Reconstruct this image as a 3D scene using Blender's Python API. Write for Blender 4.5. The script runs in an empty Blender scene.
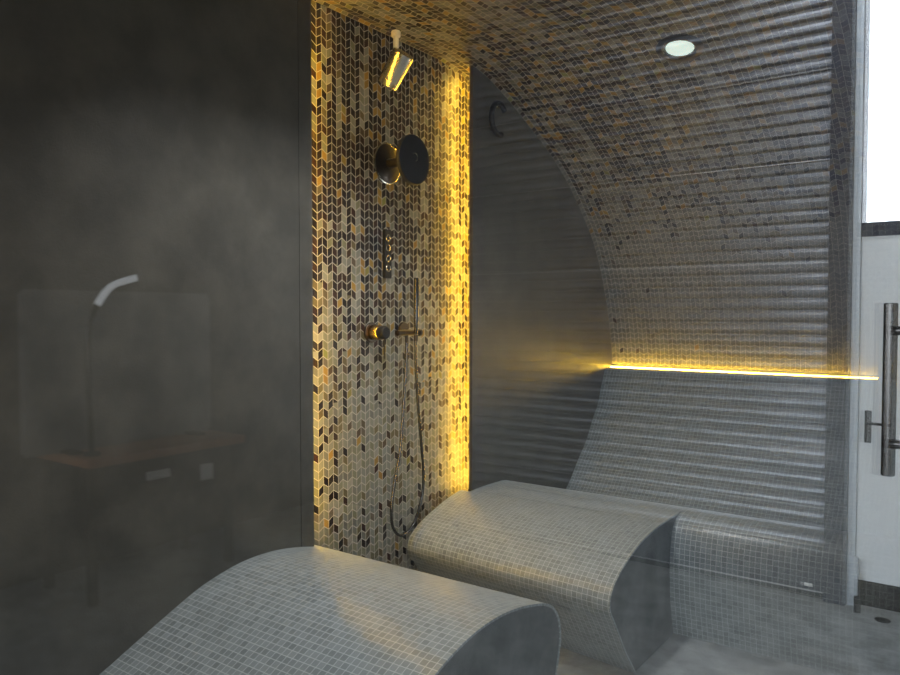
import bpy, bmesh, math, random
from mathutils import Vector, Matrix
random.seed(7)
S = bpy.context.scene
COL = S.collection
# ---------------------------------------------------------------- camera
cam = bpy.data.objects.new('camera', bpy.data.cameras.new('camera')); COL.objects.link(cam)
cam.location = (0, 0, 1.5)
yaw = math.radians(35.5); pit = math.atan(24.5/750)
cam.rotation_euler = (math.pi/2 - pit, 0, yaw)
cam.data.sensor_width = 36; cam.data.lens = 750/900*36; cam.data.clip_start = 0.02
S.camera = cam
# ---------------------------------------------------------------- world
W = bpy.data.worlds.new('daylight'); S.world = W; W.use_nodes = True
bg = W.node_tree.nodes['Background']; bg.inputs[0].default_value = (0.80, 0.90, 1.0, 1); bg.inputs[1].default_value = 5.0
# ---------------------------------------------------------------- large area lights (daylight at the open shopfront, plus two added fills)
def area(name, loc, rot, sx, sy, power, col):
    l = bpy.data.lights.new(name, 'AREA'); l.shape = 'RECTANGLE'; l.size = sx; l.size_y = sy; l.energy = power; l.color = col
    o = bpy.data.objects.new(name, l); COL.objects.link(o); o.location = loc; o.rotation_euler = rot
    return o
area('shopfront_daylight', (1.4, -3.3, 1.75), (math.radians(90), 0, 0), 4.6, 2.4, 70, (0.86, 0.93, 1.0))
area('added_overhead_light', (.45, 3.3, 3.82), (0, 0, 0), 1.0, .8, 30, (0.88, 0.94, 1.0))  # added light under the solid ceiling, brightens the shutter ribs near the door
area('added_side_fill', (3.95, -.9, 1.75), (math.radians(90), 0, math.radians(90)), 4.2, 2.2, 80, (0.90, 0.95, 1.0))  # added fill for the steam room; the side wall has no window
S.view_settings.view_transform = 'Standard'; S.view_settings.look = 'None'
S.view_settings.exposure = 0.0; S.view_settings.gamma = 1.0; S.view_settings.use_curve_mapping = False

# ---------------------------------------------------------------- node helpers
class N:
    """tiny expression helper for shader maths"""
    def __init__(s, t, sock): s.t = t; s.s = sock
    def _m(s, op, *a):
        n = s.t.nodes.new('ShaderNodeMath'); n.operation = op
        for i, x in enumerate((s,)+a):
            if isinstance(x, N): s.t.links.new(x.s, n.inputs[i])
            else: n.inputs[i].default_value = x
        return N(s.t, n.outputs[0])
    def __add__(s, o): return s._m('ADD', o)
    def __sub__(s, o): return s._m('SUBTRACT', o)
    def __mul__(s, o): return s._m('MULTIPLY', o)
    def __truediv__(s, o): return s._m('DIVIDE', o)
    def floor(s): return s._m('FLOOR')
    def fract(s): return s._m('FRACT')
    def mod(s, o): return s._m('FLOORED_MODULO', o)
    def lt(s, o): return s._m('LESS_THAN', o)
    def gt(s, o): return s._m('GREATER_THAN', o)
    def mx(s, o): return s._m('MAXIMUM', o)
    def mn(s, o): return s._m('MINIMUM', o)
    def rsub(s, k):
        n = s.t.nodes.new('ShaderNodeMath'); n.operation = 'SUBTRACT'; n.inputs[0].default_value = k
        s.t.links.new(s.s, n.inputs[1]); return N(s.t, n.outputs[0])
    def clamp(s): return s.mx(0.0).mn(1.0)
def newmat(name):
    m = bpy.data.materials.new(name); m.use_nodes = True; t = m.node_tree
    return m, t, t.nodes['Principled BSDF']
def node(t, typ, **k):
    n = t.nodes.new(typ)
    for a, v in k.items(): setattr(n, a, v)
    return n
def noise(t, vec, scale, detail=3, rough=.5):
    n = node(t, 'ShaderNodeTexNoise'); n.inputs['Scale'].default_value = scale; n.inputs['Detail'].default_value = detail; n.inputs['Roughness'].default_value = rough
    t.links.new(vec, n.inputs['Vector']); return n.outputs[0]
def mixc(t, f, a, b):
    n = node(t, 'ShaderNodeMix', data_type='RGBA')
    for i, x in ((0, f), (6, a), (7, b)):
        if isinstance(x, N): x = x.s
        if isinstance(x, bpy.types.NodeSocket): t.links.new(x, n.inputs[i])
        else: n.inputs[i].default_value = x if i == 0 else (*x, 1) if len(x) == 3 else x
    return n.outputs[2]
def ramp(t, f, stops, const=False):
    n = node(t, 'ShaderNodeValToRGB'); cr = n.color_ramp
    if const: cr.interpolation = 'CONSTANT'
    while len(cr.elements) < len(stops): cr.elements.new(.5)
    for e, (p, c) in zip(cr.elements, stops): e.position = p; e.color = (*c, 1)
    t.links.new(f.s if isinstance(f, N) else f, n.inputs[0]); return n.outputs[0]
def comb(t, *a):
    n = node(t, 'ShaderNodeCombineXYZ')
    for i, x in enumerate(a):
        if isinstance(x, N): t.links.new(x.s, n.inputs[i])
        else: n.inputs[i].default_value = x
    return n.outputs[0]
def white(t, vec):
    n = node(t, 'ShaderNodeTexWhiteNoise', noise_dimensions='3D'); t.links.new(vec, n.inputs[0]); return n
def uvw(t):
    tc = node(t, 'ShaderNodeTexCoord'); sp = node(t, 'ShaderNodeSeparateXYZ'); t.links.new(tc.outputs['UV'], sp.inputs[0])
    return tc, N(t, sp.outputs[0]), N(t, sp.outputs[1])
def tilt_normal(t, colour, amount, bump=None):
    """each small tile lies at a slightly different angle"""
    g = node(t, 'ShaderNodeNewGeometry')
    sub = node(t, 'ShaderNodeVectorMath', operation='SUBTRACT'); t.links.new(colour, sub.inputs[0]); sub.inputs[1].default_value = (.5, .5, .5)
    sc = node(t, 'ShaderNodeVectorMath', operation='SCALE'); t.links.new(sub.outputs[0], sc.inputs[0]); sc.inputs['Scale'].default_value = amount
    ad = node(t, 'ShaderNodeVectorMath', operation='ADD'); t.links.new(g.outputs['Normal'], ad.inputs[0]); t.links.new(sc.outputs[0], ad.inputs[1])
    nm = node(t, 'ShaderNodeVectorMath', operation='NORMALIZE'); t.links.new(ad.outputs[0], nm.inputs[0])
    return nm.outputs[0]

def chevron_mat(name, dens, greys, streak=(8.5, .40), gold=.10):
    """glass chevron mosaic; dens(t,u,v) gives the share of dark tiles"""
    m, t, b = newmat(name); tc, u, v = uvw(t)
    w, p = .030, .037
    a = u*(1/w); col = a.floor(); fa = a.fract(); par = col.mod(2.0)
    sl = par*(fa.rsub(1.0)) + par.rsub(1.0)*fa
    vv = v*(1/p) - sl*.5; row = vv.floor(); fr = vv.fract()
    gu = fa.lt(.045).mx(fa.gt(.955)); gv = fr.lt(.045).mx(fr.gt(.955)); grout = gu.mx(gv)
    cell = comb(t, col, row, 3.0); wn = white(t, cell); r1 = N(t, wn.outputs[0])
    wn2 = white(t, comb(t, row, col, 11.0)); r2 = N(t, wn2.outputs[0])
    st = N(t, noise(t, comb(t, col*(w*streak[0]*2), row*(p*streak[1]*2), 0.0), 1.0, 3, .7))
    st = ((st-.47)*6.5)
    d = (dens(t, u, v) * (st + .75)).clamp()
    base = ramp(t, r2, greys); b.inputs['Specular IOR Level'].default_value = .16
    dark = ramp(t, r2, [(0, (.006, .005, .005)), (.45, (.010, .006, .005)), (.6, (.028, .011, .007)), (.8, (.022, .016, .009)), (1, (.008, .009, .012))])
    goldc = ramp(t, r2, [(0, (.26, .16, .03)), (.5, (.20, .13, .03)), (.8, (.20, .11, .02)), (1, (.16, .17, .05))])
    isd = r1.lt(d); wn3 = white(t, comb(t, col, row, 29.0)); r3 = N(t, wn3.outputs[0])
    isg = r3.lt(d*gold)
    mid = ramp(t, r2, [(0, (.085, .068, .035)), (.4, (.11, .10, .055)), (.7, (.06, .040, .022)), (1, (.10, .09, .07))])
    ism = r3.gt(((d*.85).rsub(1.0)))
    c = mixc(t, ism, base, mid); c = mixc(t, isd, c, dark); c = mixc(t, isg, c, goldc)
    c = mixc(t, grout, c, (.36, .35, .30))
    t.links.new(c, b.inputs['Base Color'])
    rg = grout*.35 + .34; t.links.new(rg.s, b.inputs['Roughness'])
    t.links.new(tilt_normal(t, wn.outputs[1], .10), b.inputs['Normal'])
    return m
def square_mat(name, a, bcol, grout_c, size=.0255, tilt=.09):
    m, t, b = newmat(name); tc, u, v = uvw(t)
    U = u*(1/size); V = v*(1/size); fu = U.fract(); fv = V.fract()
    g = fu.lt(.05).mx(fu.gt(.95)).mx(fv.lt(.05)).mx(fv.gt(.95))
    wn = white(t, comb(t, U.floor(), V.floor(), 5.0))
    c = ramp(t, wn.outputs[0], [(0, a), (1, bcol)])
    big = noise(t, tc.outputs['UV'], 2.2, 4)
    c = mixc(t, N(t, big)*.25, c, (.20, .20, .19))
    c = mixc(t, g, c, grout_c); t.links.new(c, b.inputs['Base Color'])
    t.links.new((g*.35+.29).s, b.inputs['Roughness'])
    t.links.new(tilt_normal(t, wn.outputs[1], tilt), b.inputs['Normal'])
    return m
def stone_mat(name, c1, c2, rough=.4, scale=3.0, speck=.15, bump=.05, spec=.5):
    m, t, b = newmat(name); tc = node(t, 'ShaderNodeTexCoord'); o = tc.outputs['Object']
    n1 = noise(t, o, scale, 8, .62); n2 = noise(t, o, scale*28, 3, .6)
    f = (N(t, n1)-.38)*3.6; c = mixc(t, f.clamp(), c1, c2)
    sp = N(t, n2).gt(.66)*speck
    c = mixc(t, sp, c, tuple(min(1, x*2.2) for x in c2)); t.links.new(c, b.inputs['Base Color'])
    t.links.new((N(t, n1)*.12+(rough-.06)).s, b.inputs['Roughness']); b.inputs['Specular IOR Level'].default_value = spec
    bp = node(t, 'ShaderNodeBump'); bp.inputs['Strength'].default_value = bump; bp.inputs['Distance'].default_value = .01
    t.links.new(n2, bp.inputs['Height']); t.links.new(bp.outputs[0], b.inputs['Normal'])
    return m
def plain(name, c, rough=.4, metal=0, var=.12, scale=14, spec=.5):
    m, t, b = newmat(name); tc = node(t, 'ShaderNodeTexCoord')
    n = noise(t, tc.outputs['Object'], scale, 4)
    t.links.new(mixc(t, n, tuple(x*(1-var) for x in c), tuple(min(1, x*(1+var)) for x in c)), b.inputs['Base Color'])
    b.inputs['Roughness'].default_value = rough; b.inputs['Metallic'].default_value = metal; b.inputs['Specular IOR Level'].default_value = spec
    return m
def emit(name, c, s):
    m, t, b = newmat(name); b.inputs['Base Color'].default_value = (*c, 1)
    b.inputs['Emission Color'].default_value = (*c, 1); b.inputs['Emission Strength'].default_value = s
    return m
def glass_mat(name, tint=(1, 1, 1)):
    """clear pane: passes light straight through, mirrors by Fresnel"""
    m = bpy.data.materials.new(name); m.use_nodes = True; t = m.node_tree; t.nodes.clear()
    out = node(t, 'ShaderNodeOutputMaterial'); tr = node(t, 'ShaderNodeBsdfTransparent'); gl = node(t, 'ShaderNodeBsdfGlossy')
    tr.inputs[0].default_value = (*tint, 1); gl.inputs['Roughness'].default_value = 0.0
    g = node(t, 'ShaderNodeNewGeometry'); fr = node(t, 'ShaderNodeFresnel'); mx = node(t, 'ShaderNodeMixShader')
    ior = N(t, g.outputs['Backfacing'])*(1/1.52-1.52)+1.52
    t.links.new(ior.s, fr.inputs[0]); t.links.new(fr.outputs[0], mx.inputs[0]); t.links.new(tr.outputs[0], mx.inputs[1]); t.links.new(gl.outputs[0], mx.inputs[2])
    t.links.new(mx.outputs[0], out.inputs[0]); return m

def dens_wall(t, u, v): return ((v-.9)*.75).clamp()*.68+.17
def dens_vault(t, u, v): return (((v-.7)*.75).clamp()*.55)+.005
M = {}
M['chev_wall'] = chevron_mat('chevron_mosaic_shower', dens_wall, [(0, (.11, .115, .10)), (.5, (.165, .17, .15)), (.8, (.13, .13, .08)), (1, (.21, .21, .185))], gold=.10)
M['chev_vault'] = chevron_mat('chevron_mosaic_vault', dens_vault, [(0, (.10, .10, .09)), (.6, (.13, .13, .117)), (1, (.17, .165, .15))], gold=.20)
M['square'] = square_mat('square_mosaic_grey', (.165, .19, .19), (.25, .28, .28), (.44, .47, .46), size=.0235)
M['slab'] = stone_mat('dark_stone_slab', (.048, .045, .036), (.078, .072, .057), rough=.45, scale=4.5, speck=.10, bump=.1)
M['concrete'] = stone_mat('grey_plaster', (.055, .064, .062), (.15, .16, .157), rough=.5, scale=5, speck=.05, bump=.08)
M['floor'] = stone_mat('grey_concrete_floor', (.19, .20, .20), (.36, .38, .38), rough=.45, scale=7, speck=.25, bump=.15)
M['edge'] = plain('pale_edge_trim', (.42, .42, .39), .4)
M['glass'] = glass_mat('clear_glass')
M['led'] = emit('amber_led', (1.0, .60, .05), 75)
M['led_wall'] = emit('amber_led_wall', (1.0, .58, .06), 85)
M['lamp'] = emit('white_lamp_lens', (.80, 1.0, .95), .85)
M['tubelamp'] = emit('dim_tube_lamp', (.9, .95, 1.0), 2.0)
M['bronze'] = plain('dark_bronze', (.055, .045, .035), .28, .9)
M['black'] = plain('matt_black', (.010, .010, .011), .5, spec=.25)
M['brass'] = plain('brushed_brass', (.55, .36, .13), .25, 1)
M['steel'] = plain('brushed_steel', (.62, .58, .48), .24, 1, var=.05)
M['gun'] = plain('gunmetal_bar', (.10, .095, .09), .25, 1, var=.03)
M['whitep'] = plain('white_plastic', (.65, .62, .52), .5)
M['shutter'] = plain('grey_shutter_metal', (.16, .17, .19), .38, .5, var=.35, scale=6)
M['rail'] = plain('slate_blue_rail', (.035, .042, .06), .6, spec=.25)
M['alu'] = plain('pale_aluminium', (.45, .50, .54), .5, .2)
M['door'] = plain('white_door_paint', (.66, .70, .72), .5, var=.04)
M['paint'] = plain('shop_wall_paint', (.055, .055, .05), .8)
M['ceil'] = plain('shop_ceiling_paint', (.10, .10, .10), .9)
M['wood'] = plain('brown_wood', (.42, .17, .07), .5)
M['board'] = plain('grey_board', (.26, .27, .26), .5)
M['paper'] = plain('white_paper', (.85, .85, .83), .7)
M['bright'] = plain('bright_joint_metal', (.36, .37, .39), .3, .3)

# ---------------------------------------------------------------- geometry helpers
def link(name, bm, mat, parent=None, smooth=False):
    me = bpy.data.meshes.new(name); bmesh.ops.recalc_face_normals(bm, faces=bm.faces); bm.to_mesh(me); bm.free()
    o = bpy.data.objects.new(name, me); COL.objects.link(o)
    if mat: me.materials.append(M[mat])
    if smooth:
        for p in me.polygons: p.use_smooth = True
        try: me.set_sharp_from_angle(angle=math.radians(40))
        except Exception: pass
    if parent: o.parent = parent
    return o
def box(bm, a, b, bev=0):
    r = bmesh.ops.create_cube(bm, size=1); c = [(a[i]+b[i])/2 for i in range(3)]; s = [abs(b[i]-a[i]) for i in range(3)]
    for v in r['verts']: v.co = Vector((v.co.x*s[0]+c[0], v.co.y*s[1]+c[1], v.co.z*s[2]+c[2]))
    if bev:
        es = list({e for v in r['verts'] for e in v.link_edges})
        bmesh.ops.bevel(bm, geom=es, offset=bev, segments=2, affect='EDGES')
def bx(name, a, b, mat, parent=None, bev=0):
    bm = bmesh.new(); box(bm, a, b, bev); return link(name, bm, mat, parent)
def lathe(bm, prof, origin, axis, n=40):
    """prof = [(r, h)] turned about axis from origin"""
    ax = Vector(axis).normalized(); q = ax.to_track_quat('Z', 'Y'); o = Vector(origin); rings = []
    for r, h in prof:
        rings.append([bm.verts.new(o + q @ Vector((max(r, 1e-4)*math.cos(2*math.pi*i/n), max(r, 1e-4)*math.sin(2*math.pi*i/n), h))) for i in range(n)])
    for A, B in zip(rings, rings[1:]):
        for i in range(n): bm.faces.new((A[i], A[(i+1) % n], B[(i+1) % n], B[i]))
    bm.faces.new(rings[0][::-1]); bm.faces.new(rings[-1])
def cyl(bm, p, q, r, n=24, bev=None):
    d = Vector(q)-Vector(p); L = d.length; e = bev if bev is not None else min(r*.15, L*.2)
    lathe(bm, [(r-e, 0), (r, e), (r, L-e), (r-e, L)], p, d, n)
def catmull(pts, n=6):
    out = []
    P = [pts[0]] + list(pts) + [pts[-1]]
    for i in range(1, len(P)-2):
        for k in range(n):
            s = k/n; a, b, c, d = P[i-1], P[i], P[i+1], P[i+2]
            out.append(tuple(.5*((2*b[j]) + (-a[j]+c[j])*s + (2*a[j]-5*b[j]+4*c[j]-d[j])*s*s + (-a[j]+3*b[j]-3*c[j]+d[j])*s**3) for j in range(len(b))))
    out.append(tuple(pts[-1])); return out
def tube(bm, pts, r, n=12):
    P = [Vector(p) for p in pts]; rings = []; up = Vector((0.31, .2, .93)).normalized()
    for i, p in enumerate(P):
        d = (P[min(i+1, len(P)-1)]-P[max(i-1, 0)]).normalized()
        a = d.cross(up)
        if a.length < .05: a = d.cross(Vector((1, 0, 0)))
        a.normalize(); b = d.cross(a).normalized(); up = b if False else up
        rings.append([bm.verts.new(p + a*(r*math.cos(2*math.pi*k/n)) + b*(r*math.sin(2*math.pi*k/n))) for k in range(n)])
    for A, B in zip(rings, rings[1:]):
        for i in range(n): bm.faces.new((A[i], A[(i+1) % n], B[(i+1) % n], B[i]))
    bm.faces.new(rings[0][::-1]); bm.faces.new(rings[-1])
def offset_profile(pr, t):
    out = []
    for i, p in enumerate(pr):
        a = pr[max(i-1, 0)]; b = pr[min(i+1, len(pr)-1)]
        dx, dz = b[0]-a[0], b[1]-a[1]; L = math.hypot(dx, dz) or 1
        out.append((p[0]+dz/L*t, p[1]-dx/L*t))
    return out
def shell(name, pr, t, x0, x1, mat, parent=None, uvoff=0.0):
    """a band of thickness t along the (y,z) profile pr, extruded from x0 to x1; UV in metres"""
    inn = offset_profile(pr, t); bm = bmesh.new(); uvl = bm.loops.layers.uv.new('UVMap')
    s = [0]
    for a, b in zip(pr, pr[1:]): s.append(s[-1]+math.hypot(b[0]-a[0], b[1]-a[1]))
    A = [[bm.verts.new((x, y, z)) for (y, z) in pr] for x in (x0, x1)]
    B = [[bm.verts.new((x, y, z)) for (y, z) in inn] for x in (x0, x1)]
    idx = {}
    for k, x in enumerate((x0, x1)):
        for i in range(len(pr)): idx[A[k][i]] = idx[B[k][i]] = (x-x0, s[i]+uvoff)
    for i in range(len(pr)-1):
        for q in ((A[0][i], A[0][i+1], A[1][i+1], A[1][i]), (B[0][i], B[1][i], B[1][i+1], B[0][i+1]),
                  (A[0][i], B[0][i], B[0][i+1], A[0][i+1]), (A[1][i], A[1][i+1], B[1][i+1], B[1][i])):
            f = bm.faces.new(q)
            for l in f.loops: l[uvl].uv = idx[l.vert]
    for i in (0, -1): bm.faces.new((A[0][i], A[1][i], B[1][i], B[0][i]))
    return link(name, bm, mat, parent, smooth=True)
def prism(name, poly, x0, x1, mat, parent=None):
    bm = bmesh.new()
    a = [bm.verts.new((x0, y, z)) for y, z in poly]; b = [bm.verts.new((x1, y, z)) for y, z in poly]
    n = len(poly); bm.faces.new(a); bm.faces.new(b[::-1])
    for i in range(n): bm.faces.new((a[i], b[i], b[(i+1) % n], a[(i+1) % n]))
    return link(name, bm, mat, parent)
def thing(name, label, cat, loc=(0, 0, 0), group=None):
    o = bpy.data.objects.new(name, None); COL.objects.link(o); o.empty_display_size = .1
    o.location = loc; o['label'] = label; o['category'] = cat
    if group: o['group'] = group
    return o
def own(root):
    """keep parts built in world coordinates where they are"""
    bpy.context.view_layer.update()
    inv = Matrix.Translation(-root.location)
    for c in root.children:
        c.data.transform(inv) if c.data and c.data.users == 1 else None
        for g in c.children:
            if g.data and g.data.users == 1: g.data.transform(inv)
def tag(o, label, cat, group=None):
    o['label'] = label; o['category'] = cat
    if group: o['group'] = group
    return o
def struct(o): o['kind'] = 'structure'; return o

XW, XN, XG = -2.2, -2.32, -.16           # stone panels, niche mosaic, glass front
YC = 2.4
# ================================================================ steam room shell
struct(bx('floor', (-2.6, -3.6, -.12), (4.2, 5.4, 0), 'floor'))
# vault: profile from the back ledge up and over to the near side
half = [(5.112, 1.13), (5.112, 1.20), (5.075, 1.36), (5.015, 1.55), (4.945, 1.72), (4.857, 1.875), (4.735, 2.035), (4.584, 2.175), (4.435, 2.30), (4.279, 2.405),
        (4.10, 2.50), (3.918, 2.58), (3.73, 2.662), (3.538, 2.732), (3.38, 2.775), (3.2, 2.80), (3.0, 2.81)]
vault = catmull(half + [(2*YC-y, z) for y, z in half[::-1]], 4)
VAULT = vault
struct(shell('ceiling', vault, .03, XN-.06, XG-.005, 'chev_vault'))
# end wall: mosaic niche, dark slabs floating in front of it
def uvbox(name, a, b, mat):
    bm = bmesh.new(); uvl = bm.loops.layers.uv.new('UVMap'); box(bm, a, b)
    for f in bm.faces:
        for l in f.loops: l[uvl].uv = (l.vert.co.y, l.vert.co.z)
    return link(name, bm, mat)
struct(uvbox('wall_shower', (XN-.12, 1.9, 0), (XN, 3.5, 2.808), 'chev_wall'))
struct(bx('wall_back', (-2.4, 5.145, 0), (XG+.0, 5.3, 3.85), 'concrete'))
struct(bx('wall_near', (-2.4, -.5, 0), (XG, -.345, 3.85), 'concrete'))
def slab_panel(name, y0, y1, thick=.02):
    return struct(bx(name, (XW-thick, y0, 0), (XW, y1, 2.9), 'slab'))
slab_panel('wall_right', 3.288, 5.145)
slab_panel('wall_left', -.345, 2.063)
slab_panel('trim_1', 2.066, 2.135)
struct(bx('wall_end', (-2.4, -.345, 0), (XN-.001, 1.9, 3.0), 'concrete'))
struct(bx('wall_end_far', (-2.4, 3.5, 0), (XN-.001, 5.145, 3.0), 'concrete'))
struct(bx('wall_upper', (XG-.06, -.345, 3.05), (XG, 5.145, 3.85), 'paint'))
struct(bx('trim_2', (-2.45, -.5, 2.95), (XG-.002, 5.3, 3.05), 'ceil'))

# ================================================================ glass front
g = bx('glass_front', (XG-.005, -.34, .012), (XG+.005, 5.10, 2.98), 'glass')
tag(g, 'large clear glass front of the steam room mirroring the ribbed shutter door', 'glass')
ch = bx('threshold_channel', (XG-.02, -.34, 0), (XG+.02, 5.12, .012), 'gun')
tag(ch, 'thin dark metal floor channel holding the glass front', 'channel')

# ================================================================ loungers
back = [(5.13, 1.10), (5.09, 1.108), (5.02, 1.108), (4.985, 1.095), (4.955, 1.04), (4.91, .95), (4.868, .86), (4.78, .76), (4.69, .635), (4.60, .555), (4.515, .475),
        (4.42, .385), (4.328, .325), (4.22, .29), (4.10, .30), (3.98, .36), (3.86, .44), (3.74, .515), (3.62, .553), (3.52, .558)]
front = [(3.46, .545), (3.415, .52), (3.388, .47), (3.373, .40), (3.372, .30), (3.385, .18), (3.41, .08), (3.43, 0.0)]
body = catmull(back+front, 3)
R2 = thing('tiled_lounger', 'grey mosaic tiled lounger along the amber lit back wall, backrest under the vault', 'lounger', (-1.2, 4.2, 0))
shell('tile_surface', body, -.008, XW+.001, XG-.025, 'square', R2)
core = offset_profile(body, -.0085)
prism('lounger_core', core + [(3.45, 0), (5.13, 0)], XW+.004, XG-.028, 'concrete', R2)
leg = [(3.53, .559), (3.44, .561), (3.3, .562), (3.2, .560), (3.1, .553), (2.99, .538), (2.86, .503), (2.77, .468), (2.71, .43), (2.683, .385), (2.69, .34), (2.725, .29), (2.78, .215), (2.84, .13), (2.90, .06), (2.95, 0)]
legp = catmull(leg, 4)
XE = -1.157
shell('leg_rest_surface', legp, -.008, XW+.001, XE, 'square', R2)
e2 = [q for q in legp if q[0] < 3.24]
shell('leg_rest_surface', e2, -.008, -2.262, XW+.0005, 'square', R2)
lc = offset_profile(legp, -.0085)
p = prism('leg_rest_core', lc + [(3.425, 0), (3.40, .08), (3.378, .18), (3.366, .3), (3.37, .4), (3.385, .46), (3.41, .50), (3.45, .535), (3.53, .548)], XW+.004, XE-.003, 'concrete', R2)
p['label'] = 'dark smooth plaster end face'
# the leg rest draws back a little and sinks slightly towards the stone wall
for c in R2.children:
    if c.name.startswith('leg_rest'):
        for v in c.data.vertices:
            k = min(1.15, max(0, (XE-v.co.x)/(XE-XW))); w = min(1, max(0, (3.45-v.co.y)/.55)); w = w*w*(3-2*w)
            v.co.y += .125*k*w
            if v.co.z > .3: v.co.z -= .012*k*w
own(R2)
h1 = [(.10, 1.0), (.16, .99), (.22, .82), (.32, .6), (.45, .40), (.6, .27), (.75, .235), (.9, .26), (1.06, .315), (1.227, .388), (1.362, .45), (1.511, .517), (1.62, .558), (1.763, .588), (1.9, .592), (2.02, .578), (2.12, .556), (2.19, .535),
      (2.245, .505), (2.285, .455), (2.30, .385), (2.285, .31), (2.25, .21), (2.21, .11), (2.18, 0)]
h1p = catmull(h1, 4)
R1 = thing('tiled_lounger', 'grey mosaic tiled lounger in the foreground, hump against the dark stone wall', 'lounger', (-1.7, 1.2, 0))
X1 = -1.17
h1p = h1p[::-1]
shell('tile_surface', h1p, -.008, XW+.001, X1, 'square', R1)
e1 = [q for q in h1p if q[0] > 2.119]
shell('tile_surface', e1, -.008, XN+.001, XW+.0005, 'square', R1)
p = prism('lounger_core', offset_profile(h1p, -.0085) + [(.12, 0)], XW+.004, X1-.003, 'concrete', R1)
p['label'] = 'smooth grey plaster end face'
own(R1)

# ================================================================ light strips
def strip(label, a, b, mat='led', group=None):
    o = bx('light_strip', a, b, mat); tag(o, label, 'light strip', group); return o
strip('long glowing amber light strip on the ledge above the tiled backrest', (XW+.002, 5.078, 1.1085), (-.49, 5.090, 1.117))
strip('amber light strip along the top of the near lounger backrest', (XW+.002, .118, 1.0), (X1, .13, 1.008))
strip('vertical amber light strip hidden behind the right stone panel edge', (-2.256, 3.374, .52), (-2.2415, 3.386, 2.79), 'led_wall')
strip('vertical amber light strip hidden behind the left stone panel edge', (-2.256, 2.158, .60), (-2.2415, 2.169, 2.79), 'led_wall')

# ================================================================ downlight in the vault
def downlight(x, y, label, power=75):
    k = min(range(len(VAULT)-1), key=lambda i: abs(VAULT[i][0]-y) + (10 if VAULT[i][1] < 1.5 else 0))
    (y0, z0), (y1, z1) = VAULT[k], VAULT[k+1]
    z = z0 + (z1-z0)*((y-y0)/(y1-y0) if abs(y1-y0) > 1e-5 else 0)
    d = Vector((0, y1-y0, z1-z0)).normalized(); n = Vector((0, d.z, -d.y))
    if n.z > 0: n = -n
    P = Vector((x, y, z)); R = thing('downlight', label, 'ceiling light', P)
    bm = bmesh.new(); lathe(bm, [(.095, -.03), (.107, -.002), (.109, .004), (.094, .013), (.074, .010), (.067, -.002), (.066, -.02)], P, n, 48); link('bezel', bm, 'bronze', R, True)
    bm = bmesh.new(); lathe(bm, [(.065, -.01), (.065, .001), (.045, .006), (.015, .008)], P, n, 40); link('lens', bm, 'lamp', R, True)
    l = bpy.data.lights.new('downlight_beam', 'SPOT'); l.energy = power; l.spot_size = math.radians(115); l.spot_blend = .7; l.shadow_soft_size = .04; l.color = (.96, .98, 1.0)
    lo = bpy.data.objects.new('downlight_beam', l); COL.objects.link(lo); lo.location = P + n*.03; lo.rotation_euler = (n*.3+Vector((0, 0, -1))).to_track_quat('-Z', 'Y').to_euler()
    own(R)
downlight(-1.187, 3.517, 'round recessed downlight with dark bezel in the mosaic vault', 30)
downlight(-1.5, 2.35, 'added unseen round downlight over the gap between the loungers, above the frame', 50)  # added lamp out of view, lifts both humps and the niche
downlight(-1.45, 1.75, 'added unseen round downlight over the foreground lounger, above the frame')  # added out-of-view lamp to brighten the near lounger

# ================================================================ shower fittings on the niche wall
def fit(name, label, cat, loc): return thing(name, label, cat, loc)
# overhead spout
yh, zh = 2.736, 2.205
R = fit('overhead_shower', 'large round dark shower head standing off the mosaic on a short neck', 'shower head', (XN, yh, zh))
bm = bmesh.new(); lathe(bm, [(.086, 0), (.092, .003), (.092, .009), (.086, .012)], (XN, yh, zh), (1, 0, 0), 56); link('wall_plate', bm, 'bronze', R, True)
bm = bmesh.new(); lathe(bm, [(.0925, 0), (.0965, .002), (.0965, .007), (.0925, .009)], (XN, yh, zh), (1, 0, 0), 56); link('plate_rim', bm, 'steel', R, True)
bm = bmesh.new(); cyl(bm, (XN+.010, yh, zh), (-2.175, yh, zh), .022); link('neck', bm, 'bronze', R, True)
bm = bmesh.new(); lathe(bm, [(.05, -.03), (.105, -.022), (.115, -.018), (.115, -.004), (.112, 0)], (-2.15, yh, zh), (1, 0, 0), 64); link('face_disc', bm, 'black', R, True)
bm = bmesh.new(); tube(bm, [(-2.1485, yh+.018*math.sin(a), zh+.012+.018*math.cos(a)) for a in [math.radians(d) for d in range(-60, 190, 20)]], .0018, 6); link('reflection_curve', bm, 'steel', R, True)  # pale curve modelled in place of a reflection on the disc
own(R)
# control strip
R = fit('shower_control_panel', 'narrow black upright control plate with four ring buttons', 'control panel', (XN, 2.727, 1.777))
bx('plate', (XN, 2.703, 1.664), (XN+.014, 2.757, 1.895), 'black', R, .003)
for z in (1.854, 1.808, 1.759, 1.711):
    bm = bmesh.new(); tube(bm, [(XN+.0145, 2.730+.0145*math.cos(a), z+.0145*math.sin(a)) for a in [2*math.pi*i/24 for i in range(25)]], .0022, 6); link('button', bm, 'steel', R, True)
own(R)
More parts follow.
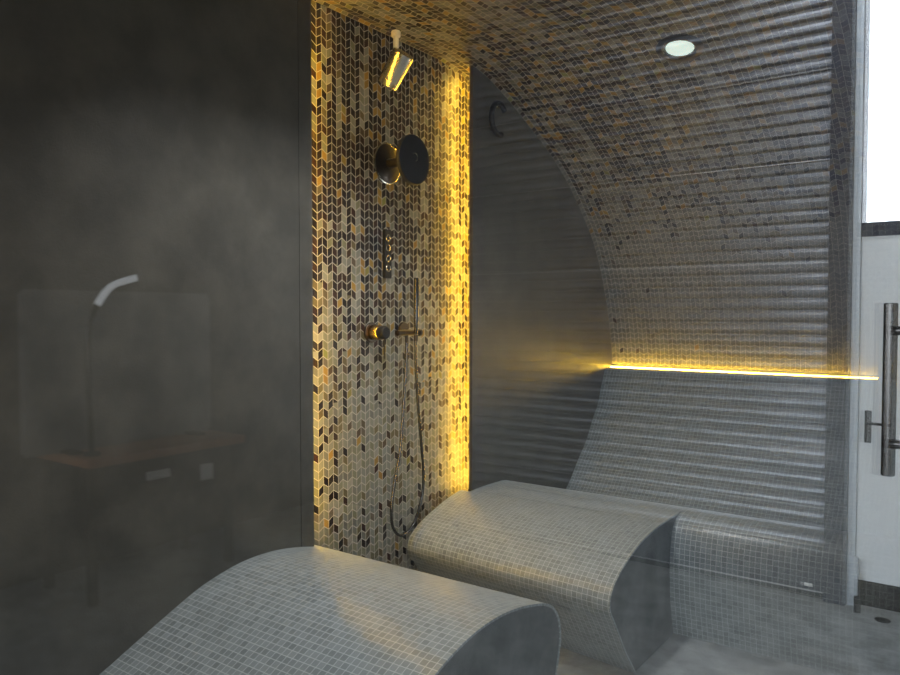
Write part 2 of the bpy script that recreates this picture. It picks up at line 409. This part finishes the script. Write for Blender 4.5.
# mixer valve
R = fit('mixer_valve', 'brass and black mixer valve with a lever on the mosaic wall', 'shower valve', (XN, 2.617, 1.409))
yv, zv = 2.617, 1.410
bm = bmesh.new(); lathe(bm, [(.046, 0), (.048, .003), (.048, .010), (.045, .013)], (XN, yv, zv), (1, 0, 0), 40); link('wall_plate', bm, 'bronze', R, True)
bm = bmesh.new(); lathe(bm, [(.032, .010), (.034, .013), (.034, .058), (.031, .062)], (XN, yv, zv), (1, 0, 0), 40); link('valve_body', bm, 'brass', R, True)
bm = bmesh.new(); lathe(bm, [(.029, .062), (.031, .066), (.031, .092), (.026, .098)], (XN, yv, zv), (1, 0, 0), 40); link('handle', bm, 'black', R, True)
bm = bmesh.new(); cyl(bm, (XN+.084, yv, zv-.03), (XN+.084, yv, zv-.12), .0032, 10); link('lever', bm, 'bronze', R, True)
own(R)
# hand shower
R = fit('hand_shower_holder', 'dark bronze wall holder with cross bar for the hand shower', 'shower holder', (XN, 2.85, 1.43))
bm = bmesh.new(); lathe(bm, [(.032, 0), (.034, .003), (.034, .012), (.031, .016)], (XN, 2.849, 1.423), (1, 0, 0), 36); link('wall_plate', bm, 'bronze', R, True)
bm = bmesh.new(); cyl(bm, (XN+.012, 2.83, 1.409), (-2.235, 2.83, 1.407), .012); link('stem', bm, 'bronze', R, True)
bm = bmesh.new(); cyl(bm, (-2.23, 2.701, 1.407), (-2.23, 2.868, 1.405), .0135); link('cross_bar', bm, 'bronze', R, True)
bm = bmesh.new(); lathe(bm, [(.016, -.010), (.018, -.006), (.018, .008), (.014, .012)], (-2.23, 2.868, 1.405), (0, 1, 0), 28); link('knob', bm, 'bronze', R, True)
bm = bmesh.new(); cyl(bm, (-2.23, 2.773, 1.400), (-2.23, 2.773, 1.360), .0085, 16); link('hose_outlet', bm, 'bronze', R, True)
own(R)
R = fit('hand_shower', 'slim dark stick hand shower standing upright in its holder', 'hand shower', (-2.21, 2.82, 1.40))
bm = bmesh.new(); lathe(bm, [(.007, 0), (.0085, .004), (.0115, .05), (.0125, .12), (.0125, .262), (.0105, .268)], (-2.208, 2.815, 1.400), (0, .02, 1), 24); link('stick', bm, 'gun', R, True)
bm = bmesh.new(); lathe(bm, [(.0095, 0), (.0105, .003), (.0105, .03), (.0085, .034)], (-2.2075, 2.8142, 1.364), (0, .02, 1), 20); link('hose_nut', bm, 'bronze', R, True)
own(R)
hose = [(2.773, 1.362), (2.764, 1.23), (2.741, 1.042), (2.718, 0.856), (2.674, 0.713), (2.648, 0.585), (2.660, 0.50), (2.718, 0.452), (2.80, 0.480), (2.862, 0.58), (2.883, 0.699), (2.864, 0.86), (2.833, 1.081), (2.817, 1.28), (2.813, 1.366)]
bm = bmesh.new(); nh = len(hose)-1
tube(bm, catmull([(-2.23+.022*(i/nh), y, z) for i, (y, z) in enumerate(hose)], 6), .0072, 12)
tag(link('shower_hose', bm, 'gun', None, True), 'dark metal shower hose hanging in a long loop below the holder', 'hose')
# wall spotlight
R = fit('spotlight', 'brushed metal cylinder spotlight tilted on a pale stem near the ceiling', 'spotlight', (-2.2, 2.66, 2.80))
bm = bmesh.new(); lathe(bm, [(.018, 0), (.021, .004), (.021, .024), (.016, .028)], (-2.2, 2.662, 2.778), (0, 0, -1), 28); link('cap', bm, 'whitep', R, True)
bm = bmesh.new(); cyl(bm, (-2.2, 2.662, 2.776), (-2.2, 2.662, 2.66), .0125); link('stem', bm, 'whitep', R, True)
ax = Vector((-.085, 0, -.11)).normalized(); c0 = Vector((-2.152, 2.662, 2.672))
bm = bmesh.new(); lathe(bm, [(.046, 0), (.051, .005), (.051, .012), (.051, .158), (.047, .163), (.043, .163), (.042, .148), (.02, .146)], c0, ax, 48); link('housing', bm, 'steel', R, True)
own(R)
# towel hook
R = fit('towel_ring', 'black open towel ring high on the dark stone wall', 'towel ring', (XW, 3.50, 2.55))
bm = bmesh.new(); lathe(bm, [(.018, 0), (.020, .003), (.020, .02), (.016, .024)], (XW, 3.50, 2.635), (1, 0, 0), 28); link('wall_plate', bm, 'steel', R, True)
bm = bmesh.new(); tube(bm, [(XW+.03, 3.50+.075*math.sin(a), 2.552+.085*math.cos(a)) for a in [math.radians(d) for d in range(-200, 60, 10)]], .015, 12); link('ring', bm, 'black', R, True)
bm = bmesh.new(); cyl(bm, (XW, 3.50+.075*math.sin(math.radians(-200)), 2.552+.085*math.cos(math.radians(-200))), (XW+.03, 3.50+.075*math.sin(math.radians(-200)), 2.552+.085*math.cos(math.radians(-200))), .010); link('stud', bm, 'steel', R, True)
own(R)

# ================================================================ pull handles on the glass
def pull(x, sgn, label):
    R = thing('pull_handle', label, 'door handle', (x, 2.235, 1.29))
    bm = bmesh.new(); cyl(bm, (x, 2.235, 1.078), (x, 2.235, 1.526), .0165, 32); link('bar', bm, 'gun', R, True)
    for z in (1.455, 1.162):
        bm = bmesh.new(); cyl(bm, (x+sgn*.012, 2.235, z), (XG-sgn*.0055, 2.235, z), .0125, 20); link('stud', bm, 'gun', R, True)
    own(R)
pull(-.208, 1, 'thick brushed gunmetal pull handle on the inner side of the glass')
pull(-.112, -1, 'matching gunmetal pull handle on the outer side of the glass')

# ================================================================ shop outside the glass
YS = 4.31
SR0, SR1 = .35, 2.62        # shutter span
R = thing('sectional_shutter', 'grey ribbed sectional shutter door mirrored across the glass', 'shutter', (1.5, YS, 0))
zs = .265; pitch = .0655
joints = [.478, .985, 1.50, 1.762, 2.292, 2.756]
prof = []; z = zs; k = 0
while z < 3.75:
    prof += [(YS+.014, z), (YS+.014, z+.005), (YS-.001, z+.008), (YS-.009, z+.018), (YS-.013, z+.032), (YS-.010, z+.047), (YS-.001, z+.061)]
    z += pitch
pr = prof
bm = bmesh.new()
A = [bm.verts.new((SR0, y, zz)) for y, zz in pr]; B = [bm.verts.new((SR1, y, zz)) for y, zz in pr]
C_ = [bm.verts.new((SR0, YS+.03, zz)) for y, zz in pr]; D = [bm.verts.new((SR1, YS+.03, zz)) for y, zz in pr]
for i in range(len(pr)-1):
    for q in ((A[i], A[i+1], B[i+1], B[i]), (C_[i], D[i], D[i+1], C_[i+1]), (A[i], C_[i], C_[i+1], A[i+1]), (B[i], B[i+1], D[i+1], D[i])): bm.faces.new(q)
bm.faces.new((A[0], B[0], D[0], C_[0])); bm.faces.new((A[-1], C_[-1], D[-1], B[-1]))
link('ribbed_curtain', bm, 'shutter', R)
for z in (.478, 1.762, 2.292, 2.756): bx('joint_strip', (SR0, YS-.011, z-.002), (SR1, YS-.002, z+.002), 'bright', R)
bx('bottom_panel', (SR0, YS-.012, .035), (SR1, YS+.03, zs), 'rail', R, .003)
bx('bottom_rail', (SR0, YS-.014, .030), (SR1, YS-.0125, .037), 'bright', R)
bx('rubber_seal', (SR0, YS-.010, 0), (SR1, YS+.02, .03), 'black', R)
bx('badge', (.405, YS-.014, .055), (.445, YS-.012, .072), 'paper', R)
own(R)
for a, b, lab in ((.245, .35, 'dark slate guide rail between the shutter and white door'), (SR1, SR1+.09, 'dark slate guide rail at the far side of the shutter')):
    tag(bx('guide_rail', (a, YS-.05, 0), (b, YS+.04, 3.85), 'rail', None, .004), lab, 'rail')
struct(bx('trim_3', (.208, YS-.02, .0), (.243, YS+.04, 3.85), 'alu'))
tag(bx('junction_box', (.190, YS-.06, .06), (.222, YS-.022, .26), 'alu', None, .003), 'small pale metal cover at the foot of the door frame', 'cover')
# white door with glazed top
D0, D1 = -.14, .205
R = thing('door_1', '', 'door', (0, YS, 0)); del R['label']; del R['category']; R['kind'] = 'structure'
bx('door_leaf', (D0, YS+.0, .135), (D1, YS+.04, 1.885), 'door', R, .002)
bx('window_rail', (D0, YS-.008, 1.885), (D1, YS+.045, 1.955), 'rail', R)
bx('window_stile', (.19, YS-.008, 1.956), (D1, YS+.045, 3.85), 'rail', R)
bx('pane', (D0, YS+.015, 1.956), (.189, YS+.021, 3.85), 'glass', R)
bx('kick_recess', (D0, YS+.02, 0), (D1, YS+.04, .134), 'black', R)
bx('latch_plate', (.147, YS-.008, .843), (.178, YS-.0005, 1.007), 'black', R, .002)
bm = bmesh.new(); cyl(bm, (.165, YS-.009, .945), (.165, YS-.03, .945), .008, 16); cyl(bm, (.165, YS-.03, .945), (.04, YS-.03, .943), .007, 16); link('latch_lever', bm, 'black', R, True)
own(R)
R = thing('door_stop', 'small black round door stop on the floor by the shutter rail', 'door stop', (.185, YS-.09, 0))
bm = bmesh.new(); lathe(bm, [(.014, 0), (.016, .003), (.016, .075), (.013, .08)], (.185, YS-.1, 0), (0, 0, 1), 20); link('post', bm, 'black', R, True)
own(R)
bm = bmesh.new(); lathe(bm, [(.035, 0), (.035, .002), (.03, .003)], (.07, 4.17, 0), (0, 0, 1), 32)
tag(link('floor_drain', bm, 'black', None, True), 'small round black floor drain in front of the white door', 'drain')
# room around
struct(bx('wall_far', (SR1+.09, YS, 0), (4.0, YS+.2, 3.85), 'paint'))
struct(bx('wall_side', (4.0, -3.5, 0), (4.2, YS+.2, 3.85), 'paint'))
struct(bx('wall_street', (-.9, -3.6, 0), (4.2, -3.5, .55), 'paint'))
struct(bx('wall_inner', (-.9, -3.5, 0), (-.7, -.5, 3.85), 'paint'))
struct(bx('ceiling_shop', (XG+.006, -3.6, 3.85), (4.2, YS+.2, 4.0), 'ceil'))
# work table mirrored faintly on the left
R = thing('work_table', 'brown topped work table mirrored faintly in the dark wall', 'table', (3.55, 2.45, 0))
bx('table_top', (3.30, 1.98, .72), (3.85, 2.95, .765), 'wood', R, .004)
bx('apron', (3.33, 2.02, .50), (3.36, 2.90, .718), 'gun', R)
for x in (3.36, 3.80):
    for y in (2.03, 2.88): bx('leg', (x, y-.02, 0), (x+.04, y+.02, .718), 'black', R)
own(R)
for y0, y1, z0, z1, lab in ((2.31, 2.45, .60, .645, 'small white paper label on the front of the work table'), (2.65, 2.73, .54, .63, 'square white paper notice at the table end')):
    tag(bx('paper_label', (3.322, y0, z0), (3.3295, y1, z1), 'paper'), lab, 'label')
R = thing('display_board', 'grey rounded display board standing on the work table', 'board', (3.6, 2.4, .765))
bx('board_panel', (3.60, 1.80, .766), (3.64, 2.94, 1.62), 'board', R, .018)
bx('board_foot', (3.50, 2.0, .7655), (3.74, 2.06, .78), 'gun', R); bx('board_foot', (3.50, 2.75, .7655), (3.74, 2.81, .78), 'gun', R)
own(R)
R = thing('arc_lamp', 'curved tube lamp arching over the work table', 'lamp', (3.42, 2.02, .765))
bm = bmesh.new(); lathe(bm, [(.04, 0), (.042, .003), (.042, .014), (.03, .018)], (3.42, 2.06, .766), (0, 0, 1), 24); link('base', bm, 'gun', R, True)
bm = bmesh.new(); tube(bm, catmull([(3.42, 2.06, .78), (3.42, 2.05, 1.1), (3.42, 2.05, 1.4), (3.42, 2.10, 1.54)], 6), .012, 10); link('stem', bm, 'gun', R, True)
bm = bmesh.new(); tube(bm, catmull([(3.42, 2.10, 1.54), (3.42, 2.18, 1.64), (3.42, 2.32, 1.69)], 6), .018, 10); link('tube_lamp', bm, 'tubelamp', R, True)
own(R)
